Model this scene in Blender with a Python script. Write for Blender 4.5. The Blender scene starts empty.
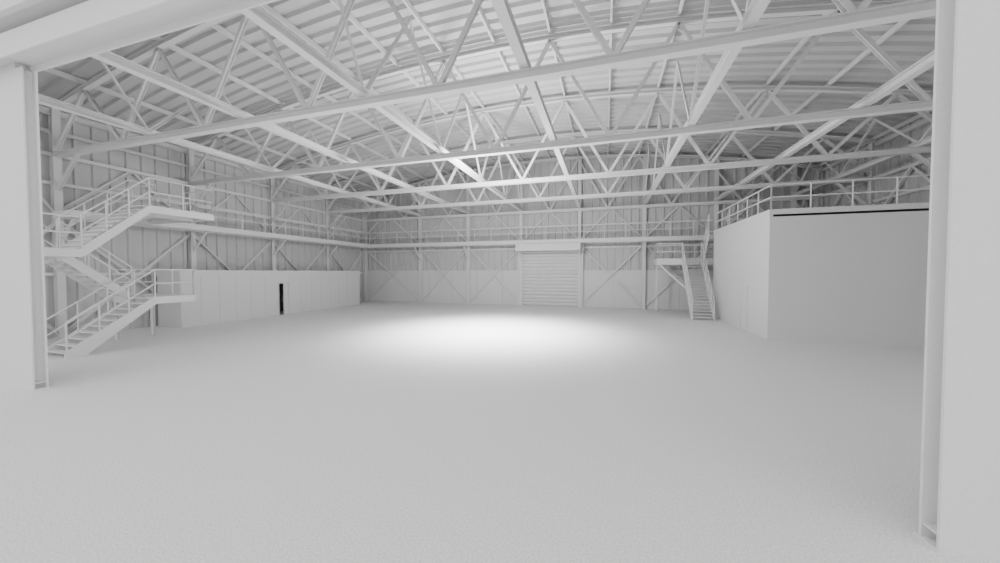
import bpy, math, random
from mathutils import Vector
random.seed(3)
scene = bpy.context.scene

# ---------------- materials ----------------
def mat(name, col, rough=0.85, noise=0.03, scale=6.0, bump=0.0, bscale=60.0):
    m = bpy.data.materials.new(name); m.use_nodes = True
    nt = m.node_tree; b = nt.nodes['Principled BSDF']
    b.inputs['Roughness'].default_value = rough
    b.inputs['Specular IOR Level'].default_value = 0.2
    tc = nt.nodes.new('ShaderNodeTexCoord')
    n = nt.nodes.new('ShaderNodeTexNoise'); n.inputs['Scale'].default_value = scale
    n.inputs['Detail'].default_value = 6
    r = nt.nodes.new('ShaderNodeValToRGB')
    r.color_ramp.elements[0].position = 0.3; r.color_ramp.elements[1].position = 0.7
    a = max(col-noise, 0); c = min(col+noise, 1)
    r.color_ramp.elements[0].color = (a, a, a, 1); r.color_ramp.elements[1].color = (c, c, c, 1)
    nt.links.new(tc.outputs['Object'], n.inputs['Vector'])
    nt.links.new(n.outputs['Fac'], r.inputs['Fac'])
    nt.links.new(r.outputs['Color'], b.inputs['Base Color'])
    if bump > 0:
        n2 = nt.nodes.new('ShaderNodeTexNoise'); n2.inputs['Scale'].default_value = bscale
        n2.inputs['Detail'].default_value = 3
        bp = nt.nodes.new('ShaderNodeBump'); bp.inputs['Strength'].default_value = bump
        bp.inputs['Distance'].default_value = 0.02
        nt.links.new(tc.outputs['Object'], n2.inputs['Vector'])
        nt.links.new(n2.outputs['Fac'], bp.inputs['Height'])
        nt.links.new(bp.outputs['Normal'], b.inputs['Normal'])
    return m
M_FLOOR = mat('floor_concrete', 0.76, 0.9, 0.14, 45, 0.35, 18)
M_WALL = mat('wall_sheet', 0.58, 0.85, 0.03, 40)
M_ROOF = mat('roof_sheet', 0.6, 0.85, 0.02, 40)
M_STEEL = mat('painted_steel', 0.75, 0.8, 0.02, 30)
M_BLOCK = mat('plaster_panel', 0.72, 0.9, 0.05, 30)
M_GAP_SHADE = mat('painted_gap_shade', 0.02, 0.9, 0.005)  # near-black colour standing in for shade inside a recess

# ---------------- mesh builder ----------------
class MB:
    def __init__(s): s.v = []; s.f = []; s.m = []; s.cur = 0
    def add(s, vs, fs):
        o = len(s.v); s.v += [tuple(v) for v in vs]
        for f in fs: s.f.append(tuple(i+o for i in f)); s.m.append(s.cur)
    def box(s, x0, x1, y0, y1, z0, z1):
        if x0 > x1: x0, x1 = x1, x0
        if y0 > y1: y0, y1 = y1, y0
        if z0 > z1: z0, z1 = z1, z0
        s.add([(x0,y0,z0),(x1,y0,z0),(x1,y1,z0),(x0,y1,z0),(x0,y0,z1),(x1,y0,z1),(x1,y1,z1),(x0,y1,z1)],
              [(0,3,2,1),(4,5,6,7),(0,1,5,4),(1,2,6,5),(2,3,7,6),(3,0,4,7)])
    def prof(s, p, q, pts, up=(0,0,1)):
        p = Vector(p); q = Vector(q); d = (q-p).normalized(); up = Vector(up)
        if abs(d.dot(up)) > 0.98: up = Vector((0,1,0))
        r = d.cross(up).normalized(); u = r.cross(d).normalized()
        n = len(pts); vs = []
        for e in (p, q):
            for (a, b) in pts: vs.append(e + r*a + u*b)
        fs = [(i, (i+1) % n, n+(i+1) % n, n+i) for i in range(n)]
        fs += [tuple(range(n))[::-1], tuple(range(n, 2*n))]
        s.add(vs, fs)
    def bar(s, p, q, w, h, up=(0,0,1)):
        s.prof(p, q, [(-w/2,-h/2),(w/2,-h/2),(w/2,h/2),(-w/2,h/2)], up)
    def ibeam(s, p, q, w, h, t=0.03, up=(0,0,1)):
        a, b, k = w/2, h/2, t/2
        s.prof(p, q, [(-a,-b),(a,-b),(a,-b+t),(k,-b+t),(k,b-t),(a,b-t),(a,b),(-a,b),(-a,b-t),(-k,b-t),(-k,-b+t),(-a,-b+t)], up)
    def angle(s, p, q, w, t=0.018, up=(0,0,1)):
        a = w/2
        s.prof(p, q, [(-a,-a),(a,-a),(a,-a+t),(-a+t,-a+t),(-a+t,a),(-a,a)], up)
    def tube(s, pts, r=0.025, n=8):
        for p, q in zip(pts[:-1], pts[1:]):
            s.prof(p, q, [(r*math.cos(2*math.pi*i/n), r*math.sin(2*math.pi*i/n)) for i in range(n)])
    def obj(s, name, mats):
        me = bpy.data.meshes.new(name); me.from_pydata(s.v, [], s.f)
        if not isinstance(mats, (list, tuple)): mats = [mats]
        for m in mats: me.materials.append(m)
        for i, p in enumerate(me.polygons): p.material_index = s.m[i]
        me.update()
        o = bpy.data.objects.new(name, me); scene.collection.objects.link(o); return o

# ---------------- dimensions ----------------
XL, XR = -24.0, 14.7
CX = (XL+XR)/2; HW = (XR-XL)/2
YF, YB = 4.84, 30.5
ZC = 8.27           # bottom chord
ZE, ZP = 10.3, 12.7
DECK = 5.7
def roofz(x): return ZP-(ZP-ZE)*((x-CX)/HW)**2
TY = [9.2, 14.5, 19.75, 25.0, 30.1]
LX = [-17.35, -12.3, -7.2, -2.1, 3.0, 8.1, 13.0]

# ---------------- floor ----------------
b = MB(); b.box(-45, 40, -30, 34, -0.2, 0); b.obj('floor', M_FLOOR)

# ---------------- roof ----------------
b = MB(); NX = 48; pitch = 0.6; ys = []; y = YF-0.25
while y < YB+0.3:
    ys += [(y, 0), (y+pitch*0.5, 0), (y+pitch*0.58, 0.14), (y+pitch*0.92, 0.14)]; y += pitch
vs = []
for (yy, dz) in ys:
    for i in range(NX+1):
        x = XL-0.3+(XR-XL+0.6)*i/NX; vs.append((x, yy, roofz(x)+0.38+dz))
fs = []
for j in range(len(ys)-1):
    for i in range(NX):
        a = j*(NX+1)+i; fs.append((a, a+1, a+NX+2, a+NX+1))
b.add(vs, fs); b.obj('ceiling', M_ROOF)

# purlins (running along the hangar, on the truss top chords)
b = MB(); NP = 16
for i in range(NP+1):
    x = XL+0.15+(XR-XL-0.3)*i/NP; z = roofz(x)+0.24
    b.bar((x, YF+0.2, z), (x, YB, z), 0.08, 0.2)
b.obj('roof_purlins', M_STEEL)

# ---------------- corrugated walls ----------------
def ribwall(name, axis, pos, a0, a1, inward, topfn, z0=0.0):
    b = MB(); p = 0.62; a = a0
    def P(t, off, z): return (pos+inward*off, t, z) if axis == 'x' else (t, pos+inward*off, z)
    prof = []
    while a < a1:
        for (f, o) in ((0,0),(0.66,0),(0.72,0.1),(0.94,0.1)):
            t = min(a+f*p, a1); prof.append((t, o))
        a += p
    prof.append((a1, 0)); n = len(prof); vs = []
    for (t, o) in prof: vs += [P(t, o, z0), P(t, o, topfn(t))]
    for (t, o) in prof: vs += [P(t, -0.12, z0), P(t, -0.12, topfn(t))]
    fs = []
    for i in range(n-1):
        fs.append((2*i, 2*i+2, 2*i+3, 2*i+1))
        k = 2*n; fs.append((k+2*i, k+2*i+1, k+2*i+3, k+2*i+2))
        fs.append((2*i, k+2*i, k+2*i+2, 2*i+2)); fs.append((2*i+1, 2*i+3, k+2*i+3, k+2*i+1))
    b.add(vs, fs); return b
ribwall('wall_left','x',XL,YF+0.2,YB,1,lambda t: roofz(XL)+0.45).obj('wall_left', M_WALL)
ribwall('wall_right','x',XR,YF+0.2,YB,-1,lambda t: roofz(XR)+0.45).obj('wall_right', M_WALL)
b = ribwall('wall_back','y',YB,XL,XR,-1,lambda t: roofz(t)+0.45)
b.cur = 1
# smooth dado lining, z<3.1, split by the roller door
for x0, x1 in ((XL+0.02,-7.5),(-1.8,XR-0.02)):
    x = x0
    while x < x1-0.05:
        e = min(x+2.5, x1); b.box(x, e-0.02, YB-0.13, YB-0.02, 0, 3.1); x = e
    b.box(x0, x1, YB-0.16, YB-0.02, 3.101, 3.16)
b.obj('wall_back', [M_WALL, M_BLOCK])
# front wall: piers beside the opening plus the gable above the header
OXL, OXR, OZ = -13.77, 3.44, 8.05
b = MB()
b.box(OXL-2.6, OXL-0.3, YF-0.02, YF+0.235, 0, OZ+0.5)
b.box(OXR+0.3, OXR+2.8, YF-0.02, YF+0.235, 0, OZ+0.5)
b.box(XL-0.3, XL+0.5, YF-0.02, YF+0.235, 0, OZ+0.5)
b.box(XR-0.5, XR+0.3, YF-0.02, YF+0.235, 0, OZ+0.5)
N = 30
for i in range(N):
    x0 = XL-0.3+(XR-XL+0.6)*i/N; x1 = XL-0.3+(XR-XL+0.6)*(i+1)/N
    zz = max(roofz(x0), roofz(x1))+0.42
    b.box(x0, x1, YF+0.002, YF+0.198, OZ+0.5, zz)
b.obj('wall_front', M_STEEL)

# opening columns (H sections)
def doorcol(xin, sgn):
    b = MB(); x1 = xin; x0 = xin-sgn*0.3
    b.box(x0, x1, YF-0.02, YF+0.012, 0, OZ)
    b.box(x0, x1, YF+0.20, YF+0.235, 0, OZ)
    xm = xin-sgn*0.16
    b.box(xm-0.015, xm+0.015, YF+0.012, YF+0.20, 0, OZ)
    b.box(x0, x1+sgn*0.02, YF-0.04, YF+0.26, 0, 0.03)
    b.box(xm, x1-sgn*0.01, YF+0.013, YF+0.199, 0.16, 0.18)
    return b.obj('door_frame_column', M_STEEL)
doorcol(OXL, 1); doorcol(OXR, -1)
b = MB()
b.box(XL, XR, YF-0.36, YF-0.32, OZ, OZ+0.54); b.box(XL, XR, YF+0.2, YF+0.24, OZ, OZ+0.54)
b.box(XL, XR, YF-0.32, YF+0.2, OZ+0.16, OZ+0.2); b.box(XL, XR, YF-0.32, YF+0.2, OZ+0.5, OZ+0.54)
b.box(XL, XR, YF-0.5, YF-0.02, OZ+0.75, OZ+0.95)
b.box(XL, XR, YF-0.62, YF-0.5, OZ+0.7, OZ+1.25)
b.box(XL, XR, YF-0.85, YF-0.02, OZ+1.5, OZ+1.58)
b.box(XL, XR, YF-0.9, YF-0.85, OZ+1.4, OZ+1.9)
b.obj('header_beam', M_STEEL)

# ---------------- trusses ----------------
for ty in TY:
    b = MB()
    b.ibeam((XL+0.15, ty, ZC), (XR-0.15, ty, ZC), 0.24, 0.24, 0.03)
    xs = [XL+0.15+(XR-XL-0.3)*i/NP for i in range(NP+1)]
    for i in range(NP):
        b.ibeam((xs[i], ty, roofz(xs[i])), (xs[i+1], ty, roofz(xs[i+1])), 0.2, 0.2, 0.03)
    for i in range(NP):
        if i % 2 == 0: p, q = (xs[i]+0.05, ty, ZC+0.13), (xs[i+1], ty, roofz(xs[i+1])-0.1)
        else: p, q = (xs[i], ty, roofz(xs[i])-0.1), (xs[i+1]-0.05, ty, ZC+0.13)
        b.ibeam(p, q, 0.13, 0.14, 0.02, up=(0,1,0))
    b.obj('roof_truss', M_STEEL)

# longitudinal tie beams, every second one with lattice bracing to the roof
for li, lx in enumerate(LX):
    b = MB()
    z0 = ZC+0.02
    b.ibeam((lx, YF+0.25, z0+0.24), (lx, YB-0.2, z0+0.24), 0.24, 0.24, 0.03)
    if li % 2 == 0:
        yy = [YF+0.4]+TY
        for k in range(len(yy)-1):
            ya, yb = yy[k], yy[k+1]; ym = (ya+yb)/2; zt = roofz(lx)
            b.angle((lx, ya, z0+0.3), (lx, ym, zt), 0.1); b.angle((lx, ym, zt), (lx, yb, z0+0.3), 0.1)
    b.obj('roof_tie_beam', M_STEEL)

# ---------------- wall framing ----------------
def side_frame(name, xw, s):
    b = MB(); xc = xw+s*0.22
    cols = [YF+0.4]+TY
    for cy in cols:
        b.ibeam((xc, cy, 0), (xc, cy, roofz(xw)), 0.26, 0.3, 0.03, up=(1,0,0))
        b.box(xc-0.2, xc+0.2, cy-0.2, cy+0.2, 0, 0.03)
        b.ibeam((xc+s*0.1, cy, ZC-1.6), (xc+s*1.7, cy, ZC-0.1), 0.12, 0.12, 0.02, up=(0,1,0))
    for z in (2.9, 7.0, 9.3):
        b.bar((xw+s*0.14, cols[0], z), (xw+s*0.14, YB-0.2, z), 0.12, 0.14)
    b.ibeam((xc, cols[0], ZE-0.15), (xc, YB-0.2, ZE-0.15), 0.22, 0.26, 0.03)
    for k in range(len(cols)-1):
        a, c = cols[k], cols[k+1]; m = (a+c)/2; xb = xw+s*0.2
        b.angle((xb, a, DECK), (xb, m, ZC), 0.13); b.angle((xb, m, ZC), (xb, c, DECK), 0.13)
        b.angle((xb, a, 0.1), (xb, c, DECK-0.4), 0.13); b.angle((xb+s*0.05, a, DECK-0.4), (xb+s*0.05, c, 0.1), 0.13)
        b.bar((xb, a, ZC), (xb, c, ZC), 0.14, 0.16)
    return b.obj(name, M_STEEL)
side_frame('wall_framing', XL, 1)
side_frame('wall_framing', XR, -1)
b = MB(); bx = [XL+0.3]+LX+[XR-0.3]
for x in bx:
    b.ibeam((x, YB-0.3, 0), (x, YB-0.3, roofz(x)), 0.26, 0.26, 0.03, up=(0,1,0))
    b.box(x-0.2, x+0.2, YB-0.5, YB-0.14, 0, 0.03)
for z in (5.1, 7.0, 9.3):
    b.bar((XL, YB-0.14, z), (XR, YB-0.14, z), 0.12, 0.14)
for k in range(len(bx)-1):
    a, c = bx[k], bx[k+1]; m = (a+c)/2; yb = YB-0.24
    b.angle((a, yb, DECK), (m, yb, ZC), 0.12); b.angle((m, yb, ZC), (c, yb, DECK), 0.12)
    if k != 3:
        b.angle((a, yb, 0.1), (c, yb, DECK-0.4), 0.11); b.angle((a, yb-0.05, DECK-0.4), (c, yb-0.05, 0.1), 0.11)
b.obj('wall_framing', M_STEEL)

# ---------------- railing helpers ----------------
def rail(b, pts, h=1.1, sp=1.3, mids=(0.55,), r=0.026):
    pts = [Vector(p) for p in pts]
    for z in (h,)+tuple(mids):
        b.tube([p+Vector((0,0,z)) for p in pts], r)
    for p, q in zip(pts[:-1], pts[1:]):
        n = max(1, round((q-p).length/sp))
        for i in range(n+1):
            c = p.lerp(q, i/n); b.tube([c, c+Vector((0,0,h))], r)
def flight(b, x0, x1, y0, z0, y1, z1, depth=0.38, rh=1.15):
    n = max(2, round(abs(z1-z0)/0.19)); dy = (y1-y0)/n; dz = (z1-z0)/n
    for i in range(n):
        ya = y0+dy*i; z = z0+dz*(i+1)
        b.box(x0+0.025, x1-0.025, ya-dy*0.08, ya+dy*0.98, z-0.045, z-0.005)
    for x in (x0, x1):
        vs = []
        for xx in (x-0.031, x+0.031):
            if z0 == 0:
                sl = dz/dy
                vs += [(xx, y0-0.05*(1 if dy > 0 else -1), 0), (xx, y0+depth*0.9/sl, 0), (xx, y1, z1-depth*0.75), (xx, y1, z1+depth*0.15), (xx, y0-0.05*(1 if dy > 0 else -1), 0.2)]
            else:
                vs += [(xx, y0, z0-depth*0.6), (xx, y0+dy*0.3, z0-depth*0.6), (xx, y1, z1-depth*0.75), (xx, y1, z1+depth*0.15), (xx, y0, z0+depth*0.3)]
        b.add(vs, [(0,1,2,3,4)[::-1], (5,6,7,8,9), (0,5,6,1)[::-1], (1,6,7,2)[::-1], (2,7,8,3)[::-1], (3,8,9,4)[::-1], (4,9,5,0)[::-1]])
    rail(b, [(x0, y0, z0+0.1), (x0, y1, z1)], rh, 1.0, (rh*0.5,))
    rail(b, [(x1, y0, z0+0.1), (x1, y1, z1)], rh, 1.0, (rh*0.5,))
def deck(b, x0, x1, y0, y1, z, t=0.25, e=0.06):
    b.box(x0+e, x1-e, y0+e, y1-e, z-0.05, z)
    b.box(x0, x1, y0, y0+e, z-t, z+0.02); b.box(x0, x1, y1-e, y1, z-t, z+0.02)
    b.box(x0, x0+e, y0+e, y1-e, z-t, z+0.02); b.box(x1-e, x1, y0+e, y1-e, z-t, z+0.02)

# ---------------- catwalk ----------------
b = MB(); WX = -22.3; WY = 28.9; CYE = 11.8
deck(b, XL+0.4, WX, 9.0, YB-0.5, DECK, 0.3)
deck(b, WX+0.002, XR-0.5, WY, YB-0.502, DECK, 0.3)
rail(b, [(WX-0.04, CYE, DECK), (WX-0.04, WY+0.04, DECK), (6.3, WY+0.04, DECK)], 1.15, 1.6, (0.6,), 0.028)
for cy in TY[:-1]:
    b.bar((XL+0.3, cy, DECK-1.5), (WX-0.2, cy, DECK-0.3), 0.1, 0.1)
for x in bx[1:-2]:
    b.bar((x, YB-0.4, DECK-1.5), (x, WY+0.2, DECK-0.3), 0.1, 0.1)
b.obj('catwalk', M_STEEL)

# ---------------- left staircase ----------------
b = MB(); SX = -17.8; SI = -19.15; SJ = -19.3; SO = -20.65
Z1, Z2 = 1.95, 3.8
flight(b, SI, SX-0.03, 7.0, 0, 9.5, Z1)
deck(b, SO, SX, 9.5, 10.95, Z1, 0.27)
rail(b, [(SX-0.04, 9.5, Z1), (SX-0.04, 10.9, Z1), (SO, 10.9, Z1), (SO, 9.5, Z1)], 1.15, 1.3, (0.58,))
flight(b, SO, SJ, 9.5, Z1, 7.45, Z2)
deck(b, SO, SX, 6.1, 7.45, Z2, 0.27)
rail(b, [(SX-0.04, 7.45, Z2), (SX-0.04, 6.14, Z2), (SO, 6.14, Z2), (SO, 7.4, Z2)], 1.15, 1.3, (0.58,))
flight(b, SI, SX-0.03, 7.45, Z2, 9.4, DECK)
deck(b, SI, SX, 9.4, CYE, DECK, 0.27)
deck(b, WX+0.01, SI-0.002, 10.3, CYE-0.003, DECK, 0.27)
rail(b, [(SX-0.04, 9.4, DECK), (SX-0.04, CYE-0.05, DECK), (WX, CYE-0.05, DECK)], 1.15, 1.3, (0.58,))
rail(b, [(SI, 9.4, DECK), (SI, 10.3, DECK), (WX, 10.3, DECK)], 1.15, 1.3, (0.58,))
for (x, y, z) in ((SO+0.06, 6.2, Z2), (SO+0.06, 10.85, Z1), (SO+0.06, 9.6, Z1)):
    b.ibeam((x, y, 0), (x, y, z-0.06), 0.12, 0.12, 0.02, up=(0,1,0))
b.obj('metal_staircase', M_STEEL)

# ---------------- right block (mezzanine room) ----------------
b = MB(); BX, BY0, BY1 = 6.9, 18.0, 26.1
b.box(BX, XR-0.5, BY0, BY1, 0, 5.42)
b.cur = 1; b.box(BX+0.125, XR-0.5, BY0+0.05, BY1-0.05, 5.421, 5.519); b.cur = 0  # black band paints the shadow in the gap under the deck edge
b.box(BX, BX+0.12, BY0, BY1, 5.421, 5.519)
b.box(BX-0.02, XR-0.5, BY0-0.02, BY1+0.02, 5.52, 5.74)
b.box(BX-0.04, BX-0.001, 20.25, 20.34, 0, 2.17); b.box(BX-0.04, BX-0.001, 21.12, 21.21, 0, 2.17)
b.box(BX-0.04, BX-0.001, 20.25, 21.21, 2.171, 2.26); b.box(BX-0.012, BX-0.001, 20.345, 21.115, 0.02, 2.165)
b.box(BX-0.07, BX-0.013, 21.0, 21.05, 1.0, 1.03)
rail(b, [(BX+0.06, BY1-0.05, 5.74), (BX+0.06, BY0+0.06, 5.74), (XR-0.6, BY0+0.06, 5.74)], 1.08, 1.4, (0.54,), 0.028)
b.obj('mezzanine_room', [M_BLOCK, M_GAP_SHADE])

# ---------------- right staircase ----------------
b = MB(); PZ = 3.95
flight(b, 5.25, 6.45, 24.1, 0, 27.3, PZ, 0.38)
deck(b, 3.6, 7.75, 27.3, 28.75, PZ, 0.42)
rail(b, [(5.25, 27.34, PZ), (3.64, 27.34, PZ), (3.64, 28.7, PZ), (7.7, 28.7, PZ), (7.7, 27.34, PZ)], 1.1, 1.2, (0.55,), 0.032)
flight(b, 6.6, 7.7, 27.3, PZ, 26.15, 5.72, 0.38)
for (x, y) in ((3.75, 28.65), (7.65, 28.65)):
    b.ibeam((x, y, 0), (x, y, PZ-0.06), 0.12, 0.12, 0.02, up=(0,1,0))
b.bar((3.68, 27.4, PZ-0.3), (5.25, 26.0, 1.9), 0.09, 0.09)
b.obj('metal_staircase', M_STEEL)

# ---------------- left office ----------------
b = MB(); OX, OY0, OY1, OH = -21.7, 12.65, 26.7, 3.1
DY0, DY1 = 18.45, 19.2
for (a, c) in ((OY0, DY0), (DY1, OY1)):
    b.box(OX-0.12, OX, a, c, 0, 2.75)
b.box(OX-0.12, OX, DY0, DY1, 2.2, 2.75)
b.box(XL+0.45, OX-0.121, OY0, OY0+0.12, 0, 2.75); b.box(XL+0.45, OX-0.121, OY1-0.12, OY1, 0, 2.75)
b.box(XL+0.45, OX+0.05, OY0-0.05, OY1+0.05, 2.751, OH)
y = OY0+0.03
while y < OY1:
    if not (DY0-0.1 < y < DY1+0.1): b.box(OX+0.001, OX+0.02, y, y+0.05, 0.13, 2.75)
    y += 0.95
b.box(OX+0.001, OX+0.04, DY0-0.07, DY0, 0, 2.2); b.box(OX+0.001, OX+0.04, DY1, DY1+0.07, 0, 2.2); b.box(OX+0.001, OX+0.04, DY0-0.07, DY1+0.07, 2.201, 2.27)
b.box(OX+0.001, OX+0.03, OY0, DY0-0.08, 0, 0.12); b.box(OX+0.001, OX+0.03, DY1+0.08, OY1, 0, 0.12)
b.box(OX-0.1, OX-0.05, DY0+0.42, DY1, 0, 2.2)
b.obj('office_block', [M_BLOCK, M_GAP_SHADE])

# ---------------- roller shutter door ----------------
b = MB(); RX0, RX1 = -7.35, -1.95
z = 0.02
while z < 4.6:
    b.prof((RX0, YB-0.2, z+0.15), (RX1, YB-0.2, z+0.15), [(0.0,-0.15),(0.07,-0.11),(0.13,0),(0.07,0.11),(0.0,0.15)]); z += 0.31
b.box(RX0-0.15, RX0-0.001, YB-0.4, YB-0.1, 0, 4.79); b.box(RX1+0.001, RX1+0.15, YB-0.4, YB-0.1, 0, 4.79)
b.box(RX0, RX1, YB-0.19, YB-0.13, 0, 4.79)
b.box(RX0-0.02, RX1+0.02, YB-1.75, YB-0.5, 4.8, 5.38)
b.box(RX0-0.2, RX1+0.2, YB-0.499, YB-0.14, 4.8, 5.38)
b.obj('roller_shutter_door', M_STEEL)

# ---------------- lights ----------------
l = bpy.data.lights.new('high_bay_fill', 'POINT'); l.energy = 2200; l.shadow_soft_size = 0.5  # wide fill added around the inferred lamp to lift the floor
o = bpy.data.objects.new('high_bay_fill', l); o.location = (-5.5, 16.4, 7.2); scene.collection.objects.link(o)
l = bpy.data.lights.new('high_bay_spot', 'SPOT'); l.shadow_soft_size = 0.5; l.energy = 13500
l.spot_size = math.radians(108); l.spot_blend = 1.0
o = bpy.data.objects.new('high_bay_spot', l); o.location = (-5.6, 16.5, 6.6); scene.collection.objects.link(o)
w = bpy.data.worlds.new('World'); scene.world = w; w.use_nodes = True
bg = w.node_tree.nodes['Background']; bg.inputs[0].default_value = (1,1,1,1); bg.inputs[1].default_value = 1.55

# ---------------- camera ----------------
cam = bpy.data.cameras.new('Camera'); cam.sensor_width = 36; cam.lens = 12.42; cam.clip_start = 0.05; cam.clip_end = 300
co = bpy.data.objects.new('Camera', cam); scene.collection.objects.link(co)
co.location = (0, 0, 3.0)
co.rotation_euler = (math.radians(90-1.58), 0, math.radians(16.93))
scene.camera = co
